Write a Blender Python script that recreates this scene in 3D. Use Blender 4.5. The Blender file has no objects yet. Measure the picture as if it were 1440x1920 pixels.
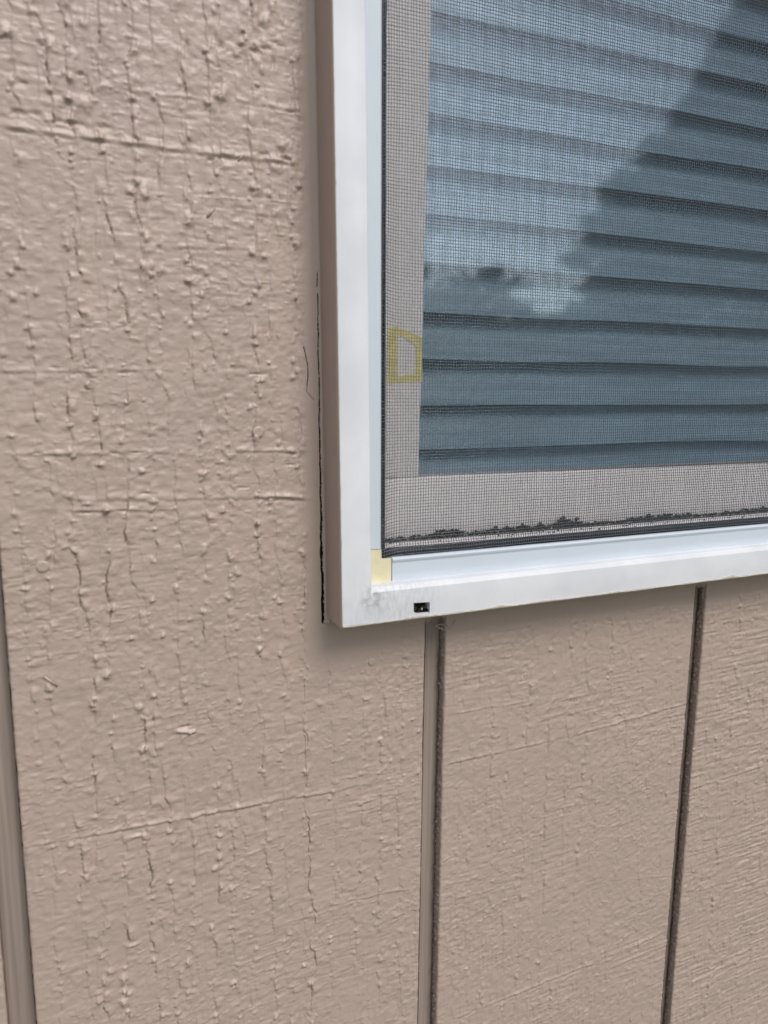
import bpy, bmesh, math, random
import numpy as np
from mathutils import Vector, Matrix

# ------------------------------------------------------------------ camera, sky, sun, exposure
SC = bpy.context.scene
COL = SC.collection
CZ = 1.45            # eye height above the ground
D = 0.37             # distance of the lens from the wall face (wall face is the plane y = 0)
FPX = 1400.0         # focal length in photograph pixels
YAW, PITCH, ROLL = (math.radians(a) for a in (23.38, -9.6, 0.53))
_f = np.array([math.sin(YAW)*math.cos(PITCH), math.cos(YAW)*math.cos(PITCH), math.sin(PITCH)])
_r = np.array([math.cos(YAW), -math.sin(YAW), 0.0])
_u = np.cross(_r, _f)
_R = math.cos(ROLL)*_r + math.sin(ROLL)*_u
_U = -math.sin(ROLL)*_r + math.cos(ROLL)*_u
cd = bpy.data.cameras.new('camera')
cam = bpy.data.objects.new('camera', cd)
COL.objects.link(cam)
cam.matrix_world = Matrix(((_R[0], _U[0], -_f[0], 0), (_R[1], _U[1], -_f[1], -D),
                           (_R[2], _U[2], -_f[2], CZ), (0, 0, 0, 1)))
cd.sensor_fit = 'VERTICAL'; cd.sensor_height = 24.0; cd.lens = 24.0*FPX/1920.0
cd.clip_start = 0.01; cd.clip_end = 500
cd.dof.use_dof = True; cd.dof.focus_distance = 0.48; cd.dof.aperture_fstop = 6.0
SC.camera = cam

SUN_EL, SUN_AZ = math.radians(50), math.radians(-19)      # azimuth (positive to the left) from straight behind the camera
w = bpy.data.worlds.new('World'); SC.world = w; w.use_nodes = True
nt = w.node_tree
sky = nt.nodes.new('ShaderNodeTexSky'); sky.sky_type = 'NISHITA'; sky.sun_disc = False
sdir = Vector((-math.sin(SUN_AZ)*math.cos(SUN_EL), -math.cos(SUN_AZ)*math.cos(SUN_EL), math.sin(SUN_EL)))
sky.sun_elevation = SUN_EL; sky.sun_rotation = math.atan2(sdir.x, sdir.y)
sky.air_density = 1.0; sky.dust_density = 1.0; sky.ozone_density = 1.0
bg = nt.nodes['Background']; bg.inputs['Strength'].default_value = 0.15
hs = nt.nodes.new('ShaderNodeHueSaturation'); hs.inputs['Saturation'].default_value = 0.55       # thin high cloud greys the blue
nt.links.new(sky.outputs['Color'], hs.inputs['Color']); nt.links.new(hs.outputs['Color'], bg.inputs['Color'])
sd = bpy.data.lights.new('sun', 'SUN'); sd.energy = 1.75; sd.angle = math.radians(30); sd.color = (1.0, 0.96, 0.91)
so = bpy.data.objects.new('sun', sd); COL.objects.link(so)
so.rotation_euler = sdir.to_track_quat('Z', 'Y').to_euler()
SC.view_settings.view_transform = 'Standard'; SC.view_settings.look = 'None'
SC.view_settings.exposure = 0.25; SC.view_settings.gamma = 1.0
SC.render.engine = 'CYCLES'
SC.cycles.max_bounces = 8; SC.cycles.transparent_max_bounces = 24

# ------------------------------------------------------------------ helpers
def at(px, py, y=0.0):
    """the (x, z) where the sight line of a photograph pixel meets the plane at depth y; z counts from eye height"""
    d = _R*(px-720)/FPX - _U*(py-960)/FPX + _f
    t = (D+y)/d[1]
    return d[0]*t, d[2]*t

def link(o, parent=None):
    COL.objects.link(o)
    if parent: o.parent = parent
    return o
def tag(o, label=None, cat=None, group=None, kind=None):
    if label: o['label'] = label
    if cat: o['category'] = cat
    if group: o['group'] = group
    if kind: o['kind'] = kind
    return o
def thing(name, label, cat):
    return tag(link(bpy.data.objects.new(name, None)), label, cat)
def mesh_obj(name, verts, faces, mats, parent=None, smooth=None, raise_z=True):
    me = bpy.data.meshes.new(name)
    v = np.asarray(verts, dtype=np.float32).reshape(-1, 3).copy()
    if raise_z: v[:, 2] += CZ
    if isinstance(faces, np.ndarray) and faces.ndim == 2:
        n, k = faces.shape
        me.vertices.add(len(v)); me.vertices.foreach_set('co', v.ravel())
        me.loops.add(n*k); me.loops.foreach_set('vertex_index', faces.astype(np.int32).ravel())
        me.polygons.add(n); me.polygons.foreach_set('loop_start', np.arange(0, n*k, k, dtype=np.int32))
        me.update(calc_edges=True)
    else:
        me.from_pydata([tuple(map(float, p)) for p in v], [], [tuple(f) for f in faces])
    for m in (mats if isinstance(mats, (list, tuple)) else [mats]): me.materials.append(m)
    if smooth is not None:
        me.polygons.foreach_set('use_smooth', [True]*len(me.polygons))
        if smooth < 3: me.set_sharp_from_angle(angle=smooth)
    me.validate(); me.update()
    return link(bpy.data.objects.new(name, me), parent)

class MB:
    def __init__(s): s.v = []; s.f = []
    def add(s, v, f):
        n = len(s.v); s.v += [tuple(p) for p in v]; s.f += [tuple(i+n for i in q) for q in f]
    def box(s, x0, x1, y0, y1, z0, z1):
        s.add([(x, y, z) for x in (x0, x1) for y in (y0, y1) for z in (z0, z1)],
              [(0, 1, 3, 2), (4, 6, 7, 5), (0, 4, 5, 1), (2, 3, 7, 6), (0, 2, 6, 4), (1, 5, 7, 3)])
    def sweep(s, rings, closed=False, caps=True):
        k = len(rings[0]); n = len(s.v)
        for r in rings: s.v += [tuple(p) for p in r]
        m = len(rings)
        for i in range(m if closed else m-1):
            a, b = n+i*k, n+((i+1) % m)*k
            for j in range(k): s.f.append((a+j, a+(j+1) % k, b+(j+1) % k, b+j))
        if caps and not closed:
            s.f.append(tuple(n+j for j in range(k))[::-1]); s.f.append(tuple(n+(m-1)*k+j for j in range(k)))
    def tube(s, pts, r, k=6):
        P = [Vector(p) for p in pts]; rings = []
        for i, p in enumerate(P):
            t = (P[min(i+1, len(P)-1)]-P[max(i-1, 0)]).normalized()
            a = t.orthogonal().normalized() if i == 0 else (a - t*a.dot(t)).normalized()
            b = t.cross(a); rr = r[i] if isinstance(r, (list, tuple)) else r
            rings.append([p+(a*math.cos(6.2832*j/k)+b*math.sin(6.2832*j/k))*rr for j in range(k)])
        s.sweep(rings)
    def obj(s, name, mat, parent=None, smooth=0.6, **k): 
        o = mesh_obj(name, s.v, s.f, mat, parent, smooth, **k)
        bm = bmesh.new(); bm.from_mesh(o.data); bmesh.ops.recalc_face_normals(bm, faces=bm.faces)
        bm.to_mesh(o.data); bm.free()
        return o

_tabs = {}
def vn(X, Z, sx, sz, seed):
    """smooth value noise in [-1, 1] on arrays of metres"""
    T = _tabs.setdefault(seed, np.random.RandomState(seed).rand(256, 256).astype(np.float32)*2-1)
    u = X/sx + 37.3; v = Z/sz + 91.7
    iu = np.floor(u).astype(int); iv = np.floor(v).astype(int); fu = u-iu; fv = v-iv
    fu = fu*fu*(3-2*fu); fv = fv*fv*(3-2*fv)
    a, b = iu & 255, (iu+1) & 255; c, d = iv & 255, (iv+1) & 255
    return (T[c, a]*(1-fu)+T[c, b]*fu)*(1-fv) + (T[d, a]*(1-fu)+T[d, b]*fu)*fv
def smst(a, b, x): t = np.clip((x-a)/(b-a), 0, 1); return t*t*(3-2*t)

# ------------------------------------------------------------------ materials
def mat(name, base, rough=0.5, spec=0.5, var=0.0, vscale=40, dark=None, bump=0.0, bscale=800, bdist=0.0004, sheen=0, coat=0, stretch=None):
    m = bpy.data.materials.new(name); m.use_nodes = True
    t = m.node_tree; N = t.nodes; L = t.links; p = N['Principled BSDF']
    p.inputs['Roughness'].default_value = rough; p.inputs['Specular IOR Level'].default_value = spec
    p.inputs['Base Color'].default_value = (*base, 1)
    tc = N.new('ShaderNodeTexCoord'); src = tc.outputs['Object']
    if stretch:
        mp = N.new('ShaderNodeMapping'); mp.inputs['Scale'].default_value = stretch
        L.new(src, mp.inputs['Vector']); src = mp.outputs['Vector']
    if var:
        n = N.new('ShaderNodeTexNoise'); n.inputs['Scale'].default_value = vscale; n.inputs['Detail'].default_value = 5
        L.new(src, n.inputs['Vector'])
        r = N.new('ShaderNodeValToRGB'); r.color_ramp.elements[0].position = 0.3; r.color_ramp.elements[1].position = 0.7
        d = dark or tuple(c*(1-var) for c in base)
        r.color_ramp.elements[0].color = (*d, 1); r.color_ramp.elements[1].color = (*base, 1)
        L.new(n.outputs['Fac'], r.inputs['Fac']); L.new(r.outputs['Color'], p.inputs['Base Color'])
    if bump:
        n = N.new('ShaderNodeTexNoise'); n.inputs['Scale'].default_value = bscale; n.inputs['Detail'].default_value = 3
        L.new(src, n.inputs['Vector'])
        b = N.new('ShaderNodeBump'); b.inputs['Strength'].default_value = bump; b.inputs['Distance'].default_value = bdist
        L.new(n.outputs['Fac'], b.inputs['Height']); L.new(b.outputs['Normal'], p.inputs['Normal'])
    return m

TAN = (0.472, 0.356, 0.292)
def paint_material():
    """satin tan house paint; groove walls are bare weathered ply, cracks a painted-in dark"""
    m = mat('tan_house_paint', TAN, 0.40, 0.5, var=0.07, vscale=22, dark=(0.445, 0.338, 0.280), bump=0.45, bscale=700, bdist=0.00022)
    return m
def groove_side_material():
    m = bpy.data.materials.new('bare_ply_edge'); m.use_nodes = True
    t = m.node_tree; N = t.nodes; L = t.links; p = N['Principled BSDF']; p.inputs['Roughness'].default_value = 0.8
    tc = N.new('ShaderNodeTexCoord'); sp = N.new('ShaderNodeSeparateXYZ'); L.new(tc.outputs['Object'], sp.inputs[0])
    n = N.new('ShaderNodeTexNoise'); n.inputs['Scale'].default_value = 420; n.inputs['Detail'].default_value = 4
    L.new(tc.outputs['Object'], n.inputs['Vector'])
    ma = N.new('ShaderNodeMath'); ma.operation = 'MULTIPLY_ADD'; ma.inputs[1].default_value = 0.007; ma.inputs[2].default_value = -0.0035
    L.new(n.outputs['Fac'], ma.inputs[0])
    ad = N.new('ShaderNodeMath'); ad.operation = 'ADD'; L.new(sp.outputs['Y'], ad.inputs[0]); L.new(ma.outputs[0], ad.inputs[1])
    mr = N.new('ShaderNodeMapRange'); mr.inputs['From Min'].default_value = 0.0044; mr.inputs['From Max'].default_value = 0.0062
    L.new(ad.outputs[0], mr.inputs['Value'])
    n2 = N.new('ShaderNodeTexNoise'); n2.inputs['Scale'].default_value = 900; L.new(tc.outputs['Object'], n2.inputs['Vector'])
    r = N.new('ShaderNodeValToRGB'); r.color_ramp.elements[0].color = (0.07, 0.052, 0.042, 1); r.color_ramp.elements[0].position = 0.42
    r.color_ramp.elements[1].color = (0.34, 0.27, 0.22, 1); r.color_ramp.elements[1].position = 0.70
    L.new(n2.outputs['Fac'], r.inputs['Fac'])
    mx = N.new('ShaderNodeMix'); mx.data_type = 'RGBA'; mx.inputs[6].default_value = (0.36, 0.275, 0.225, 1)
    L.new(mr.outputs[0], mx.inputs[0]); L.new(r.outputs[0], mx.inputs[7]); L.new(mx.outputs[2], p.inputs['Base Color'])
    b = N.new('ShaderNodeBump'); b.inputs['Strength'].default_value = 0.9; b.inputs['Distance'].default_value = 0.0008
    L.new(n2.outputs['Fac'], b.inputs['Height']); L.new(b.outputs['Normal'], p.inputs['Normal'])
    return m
def vinyl_material():
    """white vinyl with faint rub marks and a grey scuff where the two members of the frame are welded"""
    m = mat('white_vinyl', (0.79, 0.80, 0.82), 0.34, 0.5)
    t = m.node_tree; N = t.nodes; L = t.links; p = N['Principled BSDF']
    tc = [n for n in N if n.type == 'TEX_COORD'][0]
    mp = N.new('ShaderNodeMapping'); mp.inputs['Location'].default_value = (-0.1455, 0.023, -(CZ-0.1095)); L.new(tc.outputs['Object'], mp.inputs[0])
    ln = N.new('ShaderNodeVectorMath'); ln.operation = 'LENGTH'; L.new(mp.outputs[0], ln.inputs[0])
    mr = N.new('ShaderNodeMapRange'); mr.inputs['From Min'].default_value = 0.0002; mr.inputs['From Max'].default_value = 0.010
    mr.inputs['To Min'].default_value = 1; mr.inputs['To Max'].default_value = 0; L.new(ln.outputs['Value'], mr.inputs[0])
    n = N.new('ShaderNodeTexNoise'); n.inputs['Scale'].default_value = 330; n.inputs['Detail'].default_value = 4; L.new(tc.outputs['Object'], n.inputs['Vector'])
    r = N.new('ShaderNodeMapRange'); r.inputs['From Min'].default_value = 0.42; r.inputs['From Max'].default_value = 0.68; L.new(n.outputs['Fac'], r.inputs[0])
    mu = N.new('ShaderNodeMath'); mu.operation = 'MULTIPLY'; L.new(mr.outputs[0], mu.inputs[0]); L.new(r.outputs[0], mu.inputs[1])
    n3 = N.new('ShaderNodeTexNoise'); n3.inputs['Scale'].default_value = 25; n3.inputs['Detail'].default_value = 6; L.new(tc.outputs['Object'], n3.inputs['Vector'])
    r3 = N.new('ShaderNodeValToRGB'); r3.color_ramp.elements[0].position = 0.35; r3.color_ramp.elements[1].position = 0.6
    r3.color_ramp.elements[0].color = (0.68, 0.68, 0.69, 1); r3.color_ramp.elements[1].color = (0.76, 0.757, 0.76, 1); L.new(n3.outputs['Fac'], r3.inputs[0])
    # pinprick specks
    v = N.new('ShaderNodeTexVoronoi'); v.inputs['Scale'].default_value = 110; L.new(tc.outputs['Object'], v.inputs['Vector'])
    sp = N.new('ShaderNodeMapRange'); sp.inputs['From Min'].default_value = 0.03; sp.inputs['From Max'].default_value = 0.05
    sp.inputs['To Min'].default_value = 0.3; sp.inputs['To Max'].default_value = 0.0; L.new(v.outputs['Distance'], sp.inputs[0])
    mx0 = N.new('ShaderNodeMix'); mx0.data_type = 'RGBA'; L.new(sp.outputs[0], mx0.inputs[0]); L.new(r3.outputs[0], mx0.inputs[6]); mx0.inputs[7].default_value = (0.3, 0.27, 0.24, 1)
    mx = N.new('ShaderNodeMix'); mx.data_type = 'RGBA'; L.new(mu.outputs[0], mx.inputs[0]); L.new(mx0.outputs[2], mx.inputs[6])
    mx.inputs[7].default_value = (0.26, 0.25, 0.25, 1)
    mp2 = N.new('ShaderNodeMapping'); mp2.inputs['Location'].default_value = (-0.158, 0.023, -(CZ-0.114)); L.new(tc.outputs['Object'], mp2.inputs[0])
    l2 = N.new('ShaderNodeVectorMath'); l2.operation = 'LENGTH'; L.new(mp2.outputs[0], l2.inputs[0])
    m2 = N.new('ShaderNodeMapRange'); m2.inputs['From Min'].default_value = 0.006; m2.inputs['From Max'].default_value = 0.035
    m2.inputs['To Min'].default_value = 0.5; m2.inputs['To Max'].default_value = 0.04; L.new(l2.outputs['Value'], m2.inputs[0])
    st = N.new('ShaderNodeMapping'); st.inputs['Scale'].default_value = (2.2, 1, .7); L.new(tc.outputs['Object'], st.inputs[0])
    n5 = N.new('ShaderNodeTexNoise'); n5.inputs['Scale'].default_value = 260; n5.inputs['Detail'].default_value = 6; L.new(st.outputs[0], n5.inputs['Vector'])
    r5 = N.new('ShaderNodeMapRange'); r5.inputs['From Min'].default_value = 0.42; r5.inputs['From Max'].default_value = 0.75; L.new(n5.outputs['Fac'], r5.inputs[0])
    m5 = N.new('ShaderNodeMath'); m5.operation = 'MULTIPLY'; L.new(m2.outputs[0], m5.inputs[0]); L.new(r5.outputs[0], m5.inputs[1])
    mx5 = N.new('ShaderNodeMix'); mx5.data_type = 'RGBA'; L.new(m5.outputs[0], mx5.inputs[0]); L.new(mx.outputs[2], mx5.inputs[6]); mx5.inputs[7].default_value = (0.40, 0.39, 0.39, 1)
    L.new(mx5.outputs[2], p.inputs['Base Color'])
    return m

M_PAINT = paint_material()
M_CHECK = mat('grain_check_grime', (0.28, 0.21, 0.17), 0.7, 0.3)  # relief contrast put into the colour: darker faces along grain fissures
M_PLY = groove_side_material()
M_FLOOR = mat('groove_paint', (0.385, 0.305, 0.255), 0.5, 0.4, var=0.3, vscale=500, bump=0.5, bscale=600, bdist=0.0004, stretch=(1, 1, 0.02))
M_VINYL = vinyl_material()
M_SCRFRAME = mat('pale_blue_white_enamel', (0.61, 0.66, 0.70), 0.3, 0.5, var=0.03, vscale=60, bump=0.05, bscale=300)
M_SASH = mat('chalky_white_vinyl', (0.93, 0.86, 0.84), 0.5, 0.4, var=0.06, vscale=60)
M_KEY = mat('yellowed_plastic', (0.76, 0.70, 0.50), 0.45, 0.4, var=0.10, vscale=160, dark=(0.70, 0.61, 0.37))
M_SPLINE = mat('black_rubber', (0.012, 0.013, 0.016), 0.5, 0.4, bump=0.4, bscale=700)
M_THREAD = mat('charcoal_coated_thread', (0.10, 0.118, 0.135), 0.22, 1.0)
M_SIDEPAINT = mat('tan_overpaint_shaded', (0.40, 0.305, 0.25), 0.38, 0.5, var=0.05, vscale=60, bump=0.25, bscale=500, bdist=0.0003)  # house paint darkened: the side face's shade is put into the colour
M_FLAKE = mat('thin_dried_paint', (0.56, 0.49, 0.42), 0.5, 0.4, var=0.25, vscale=300)
M_CAULK = mat('painted_caulk', (0.40, 0.322, 0.272), 0.42, 0.5, bump=0.3, bscale=400, bdist=0.0003)
M_OUTLINE = mat('dull_yellow', (0.85, 0.72, 0.30), 0.6, 0.3, var=0.25, vscale=300)
M_DARK = mat('recess_shade_black', (0.020, 0.017, 0.015), 0.8, 0.2, var=0.4, vscale=400)  # shade of the frame crack and drainage slot, put into the colour
M_MOSS = mat('dark_moss', (0.10, 0.085, 0.045), 0.95, 0.1, var=0.8, vscale=500, bump=0.8, bscale=1500)
M_SLAT = mat('blue_grey_slat', (0.50, 0.69, 0.80), 0.4, 0.5, var=0.35, vscale=260, stretch=(.05, 1, 1))
M_ROOM = mat('dim_plaster', (0.25, 0.25, 0.26), 0.9, 0.2)
M_LEAF = mat('evergreen_needles', (0.045, 0.07, 0.035), 0.6, 0.3, var=0.5, vscale=3)
M_BARK = mat('brown_bark', (0.09, 0.065, 0.045), 0.9, 0.2, var=0.5, vscale=20, bump=0.6, bscale=30, bdist=0.02)
M_GRASS = mat('dry_lawn', (0.13, 0.13, 0.075), 0.95, 0.1, var=0.5, vscale=2.5, dark=(0.07, 0.085, 0.04), bump=0.6, bscale=60, bdist=0.02)
def glass_material():
    m = bpy.data.materials.new('window_glass'); m.use_nodes = True
    t = m.node_tree; N = t.nodes; L = t.links; N.remove(N['Principled BSDF'])
    tr = N.new('ShaderNodeBsdfTransparent'); tr.inputs[0].default_value = (0.95, 0.98, 1.0, 1)
    gl = N.new('ShaderNodeBsdfGlossy'); gl.inputs['Roughness'].default_value = 0.045; gl.inputs['Color'].default_value = (0.86, 0.95, 1, 1)
    ge = N.new('ShaderNodeNewGeometry'); dt = N.new('ShaderNodeVectorMath'); dt.operation = 'DOT_PRODUCT'
    L.new(ge.outputs['Normal'], dt.inputs[0]); L.new(ge.outputs['Incoming'], dt.inputs[1])
    def M(op, a, b=None):
        n = N.new('ShaderNodeMath'); n.operation = op
        for i, q in enumerate((a, b)):
            if q is None: continue
            if isinstance(q, (int, float)): n.inputs[i].default_value = q
            else: L.new(q, n.inputs[i])
        return n.outputs[0]
    F0 = 0.34                                # two coated panes together
    fr = M('ADD', M('MULTIPLY', M('POWER', M('SUBTRACT', 1.0, M('ABSOLUTE', dt.outputs['Value'])), 5.0), 1-F0), F0)
    mx = N.new('ShaderNodeMixShader'); L.new(fr, mx.inputs[0]); L.new(tr.outputs[0], mx.inputs[1]); L.new(gl.outputs[0], mx.inputs[2])
    L.new(mx.outputs[0], N['Material Output'].inputs['Surface'])
    return m
M_GLASS = glass_material()

# ------------------------------------------------------------------ the wall: rough-sawn plywood siding under thick paint
rng = random.Random(7)
def wp(px, py): return at(px, py, 0.0)

def add_window(H, xs, zs, x0, x1, z0, z1, fn):
    i0, i1 = np.searchsorted(xs, (x0, x1)); j0, j1 = np.searchsorted(zs, (z0, z1))
    if i1 <= i0 or j1 <= j0: return
    H[j0:j1, i0:i1] += fn(xs[None, i0:i1], zs[j0:j1, None])

# vertical grain lines (x at eye height, drift, strength)
GRAIN = []
for x, s in ((-0.020, .5), (-0.008, .8), (0.004, .9), (0.014, 1.0), (0.026, .9), (0.037, .75), (0.047, .6), (0.060, .9),
             (0.070, .65), (0.079, .5), (0.0905, .8), (0.101, .5), (0.1125, .75),
             (0.130, .5), (0.146, .55), (0.160, .6), (0.172, .5), (0.181, .4),
             (0.208, .3), (0.221, .42), (0.236, .5), (0.247, .38), (0.262, .42), (0.276, .5), (0.291, .4), (0.305, .5), (0.322, .42),
             (0.338, .3), (0.352, .3), (0.366, .3), (0.381, .25),
             (0.413, .3), (0.424, .5), (0.437, .6), (0.452, .45), (0.466, .5), (0.48, .5), (0.495, .4), (0.51, .4)):
    GRAIN.append((x, s*(1.0 if x < .19 else 1.25)))
for x0_, x1_, n_ in ((-.026, .116, 15), (.128, .186, 6), (.205, .388, 18), (.408, .515, 10), (.53, .79, 22)):
    for i_ in range(n_): GRAIN.append((x0_+(x1_-x0_)*(i_+.5)/n_ + rng.uniform(-.003, .003), rng.uniform(.22, .42)))
def grain_x(k, z):
    x = GRAIN[k][0]
    return x + 0.0045*vn(z*0+k*3.1, z, 1, 0.085, 300+k) + 0.0016*vn(z*0+k, z, 1, 0.019, 400+k) + 0.0004*vn(z*0, z, 1, 0.0045, 500+k) + .0009*np.tanh(5*vn(z*0+k*1.7, z, 1, .0085, 560+k)) - 0.008*(z)*(1 if x < .13 else 0)

RIDGES = [(*wp(0, 235), *wp(570, 310), 0.85, 1.3), (*wp(40, 1588), *wp(640, 1480), 0.50, 1.0), (*wp(240, 1555), *wp(560, 1490), 0.35, 1.3),
          (*wp(640, 1478), *wp(795, 1450), 0.3, 1.0), (*wp(836, 1432), *wp(1100, 1372), 0.4, 1.0), (*wp(1080, 1376), *wp(1290, 1318), 0.38, 1.1),
          (*wp(1296, 1478), *wp(1440, 1432), 0.42, 1.1), (*wp(850, 1910), *wp(1240, 1752), 0.42, 1.0), (*wp(440, 845), *wp(560, 848), 0.5, 1.0),
          (*wp(500, 932), *wp(585, 935), 0.55, 1.2), (*wp(130, 935), *wp(560, 932), 0.4, 1.2), (*wp(0, 695), *wp(330, 692), 0.3, 1.0),
          (*wp(0, 850), *wp(320, 848), 0.25, 1.0), (*wp(100, 955), *wp(330, 955), 0.3, 0.9), (*wp(440, 185), *wp(545, 210), 0.4, 1.1),
          (*wp(400, 310), *wp(560, 325), 0.3, 1.2), (*wp(1140, 1650), *wp(1300, 1640), 0.2, .8), (*wp(1290, 1605), *wp(1440, 1560), .3, .9),
          (*wp(1290, 1820), *wp(1440, 1750), .3, .9), (*wp(150, 1650), *wp(420, 1590), .2, 1), (*wp(60, 1230), *wp(150, 1222), .2, .7),
          (*wp(330, 1372), *wp(368, 1370), .8, 1.0), (*wp(600, 1700), *wp(770, 1665), .22, 1), (*wp(840, 1340), *wp(1010, 1310), .22, .8)]
r_ = random.Random(3)
for _ in range(150):      # short saw ridges
    x = r_.uniform(-0.03, 0.52); z = r_.uniform(-0.54, 0.25); l = r_.uniform(0.006, 0.05)
    k = 1.0 if x < .19 else .75
    RIDGES.append((x, z, x+l, z+r_.uniform(-.001, .002), k*r_.uniform(.06, .24), r_.uniform(.4, 1.0)))

NUBS = []     # x, z, height mm, half width mm, half length mm
for _ in range(3400):
    k = r_.randrange(18) if r_.random() < .45 else r_.randrange(18, len(GRAIN))
    z = r_.uniform(-0.54, 0.25)
    x = float(grain_x(k, np.array([z]))[0]) + r_.gauss(-0.0006, 0.0009)
    big = GRAIN[k][1]
    s = r_.uniform(.4, 1.5)*(0.55+.6*big)
    NUBS.append((x, z, (.30+1.0*big*r_.random()**2)*min(1.2, s), s, s*r_.uniform(.7, 1.6)))
for _ in range(1900):
    x = r_.uniform(-0.04, 0.52); z = r_.uniform(-0.54, 0.25); s = r_.uniform(.25, .8)
    NUBS.append((x, z, r_.uniform(.06, .3)*(1 if x < .19 else .7), s*r_.uniform(.8, 1.8), s))
for px, py, h, a, b in ((10, 62, 1.3, 3.0, 2.6), (530, 275, 1.0, 3.0, 2.4), (160, 195, .8, 4, 3), (245, 360, .8, 2.0, 1.3), (272, 365, .9, 1.6, 2.6),
                        (248, 405, .8, 1.5, 2.2), (275, 450, .9, 1.3, 1.6), (265, 497, .8, 1.0, 1.6), (285, 500, .8, 1.1, 1.6), (283, 517, 1.0, 1.5, 1.2),
                        (395, 405, .0, 1, 1), (485, 715, .9, 2.4, 1.4), (137, 857, 1.2, 1.0, 1.2), (265, 884, 1.2, 1.6, 1.2), (68, 550, 1.1, 1.1, 1.2),
                        (25, 560, .9, 1.6, 1.6), (20, 512, .9, 1.6, 1.4), (378, 555, .8, .9, 1.8), (467, 566, .9, 1.1, 1.3), (523, 832, .9, 1.0, 1.4),
                        (548, 845, .8, 1.8, 1.2), (306, 1193, 1.1, 1.1, 1.2), (247, 1198, 1.0, 1.0, 1.0), (280, 1256, .9, .7, 1.2), (175, 1332, .7, 1.6, 1.2),
                        (165, 945, .8, 2.0, 1.0), (285, 940, .8, 2.0, 1.0), (445, 1075, .8, 1.8, 2.2), (553, 1150, .5, .6, .9), (568, 1141, .6, .8, .8),
                        (565, 1167, .6, .8, .8), (420, 1000, .7, 1.2, 1.6), (430, 1045, .8, 1.0, 2.0), (320, 1540, .9, 1.3, 1.0), (247, 1772, .7, 2.5, 1.1),
                        (255, 1568, .8, 2.2, .8), (132, 1585, .8, 1.5, 1.2), (925, 1700, .7, 1.4, 1.2), (955, 1560, .3, 1.4, 1.4), (960, 1205, .4, 1, 1.6),
                        (1315, 1530, .6, 1.6, 1.2), (1130, 1550, .4, 1.4, 1.2), (450, 1330, .5, 1.6, 1.2), (600, 1320, .5, 1.6, 1.6), (740, 1255, .5, 1.2, 2.0),
                        (100, 1115, .0, 1, 1), (690, 1310, .4, 2.4, 1.0), (690, 1500, .5, 1.4, 1.4), (45, 1105, .8, 1.8, .8), (500, 40, .6, 2, 2),
                        (445, 100, .6, 2.2, 2.2), (415, 180, .8, 2.6, 3), (160, 45, .6, 2.4, 2), (60, 215, .8, 2, 1.6), (135, 222, .8, 2, 1.6)):
    if h: NUBS.append((*wp(px, py), h, a, b))
PITS = []
for px, py, h, a, b in ((30, 212, 1.0, 3, 1.3), (62, 214, 1.0, 2.4, 1.3), (110, 228, .9, 2.6, 1.0), (140, 234, 1.0, 3, 1.2), (195, 238, .6, 3, 1), (47, 157, .7, 1.6, .8),
                        (475, 95, .9, 1.6, .8), (497, 92, .8, 2.2, .8), (512, 118, .8, .7, 3.0), (462, 120, .7, .7, 3.0), (487, 50, .7, 1.5, 1.5), (415, 88, .7, 1, 1.2),
                        (350, 90, .8, .5, 3), (150, 140, .9, 1.6, .7), (163, 160, .9, .6, 4), (172, 178, .8, .5, 2.5), (536, 298, .9, 3.4, .8), (495, 290, .7, 2.2, .8),
                        (515, 80, .6, 2.5, .7), (525, 87, .6, 2, .7), (545, 210, .8, 2, .6), (395, 300, .6, 1.4, .8), (170, 693, .8, 2.4, .7), (230, 700, .6, 2, .7),
                        (145, 700, .6, 1.4, 2.0), (105, 690, .6, 2.0, .7), (480, 702, .7, 3.2, .6), (345, 1363, .8, 3.4, .6), (215, 850, .7, 2, .6), (255, 849, .7, 4, .6),
                        (70, 850, .6, 2, .6), (160, 962, .7, 3, .7), (232, 958, .5, 3, .7), (275, 925, .5, 2.4, .6), (455, 915, .5, 3.5, .5), (510, 940, .6, 3.0, .6),
                        (545, 872, .6, 2.4, .6), (300, 1720, .0, 1, 1), (1405, 1438, .5, 5, .5), (1380, 1437, .6, 1.2, 1.4), (1427, 1428, .7, 1.0, 1.2), (1145, 1165, .5, .7, 1.2),
                        (1405, 1112, .6, .9, 1.0), (963, 1215, .4, .6, 1.4), (610, 1190, .0, 1, 1), (677, 1205, .6, .5, 2.2), (688, 1235, .6, .6, 2.0), (745, 1290, .4, 2, 1),
                        (858, 1158, .8, .7, .8), (770, 1176, .7, 1.8, .6), (1015, 1135, .5, .4, 1.6), (1025, 1130, .6, .5, 1.8)):
    if h: PITS.append((*wp(px, py), h, a, b))

TRIM_L = lambda z: 0.1267 - 0.0157*(z+0.1233)         # left side face of the window frame
CRACK = lambda z: 0.1243 - 0.0115*(z+0.127) + 0.00022*vn(z*0, z, 1, .0035, 71) + 0.0003*vn(z*0, z, 1, .012, 72)
def crack_width(z):       # mm
    g = np.interp(z, [-.1275, -.126, -.12, -.100, -.095, -.08, -.05, -.03, -.012, .01, .03, .045, .06], [.0, .95, 1.35, .9, 1.1, .9, .52, .38, .3, .26, .24, .18, 0])
    return np.clip(g*(1+.35*vn(z*0, z, 1, .003, 73)) - .25*np.clip(vn(z*0, z, 1, .0035, 74), 0, 1)*(z > -.01), 0, 2)

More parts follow.
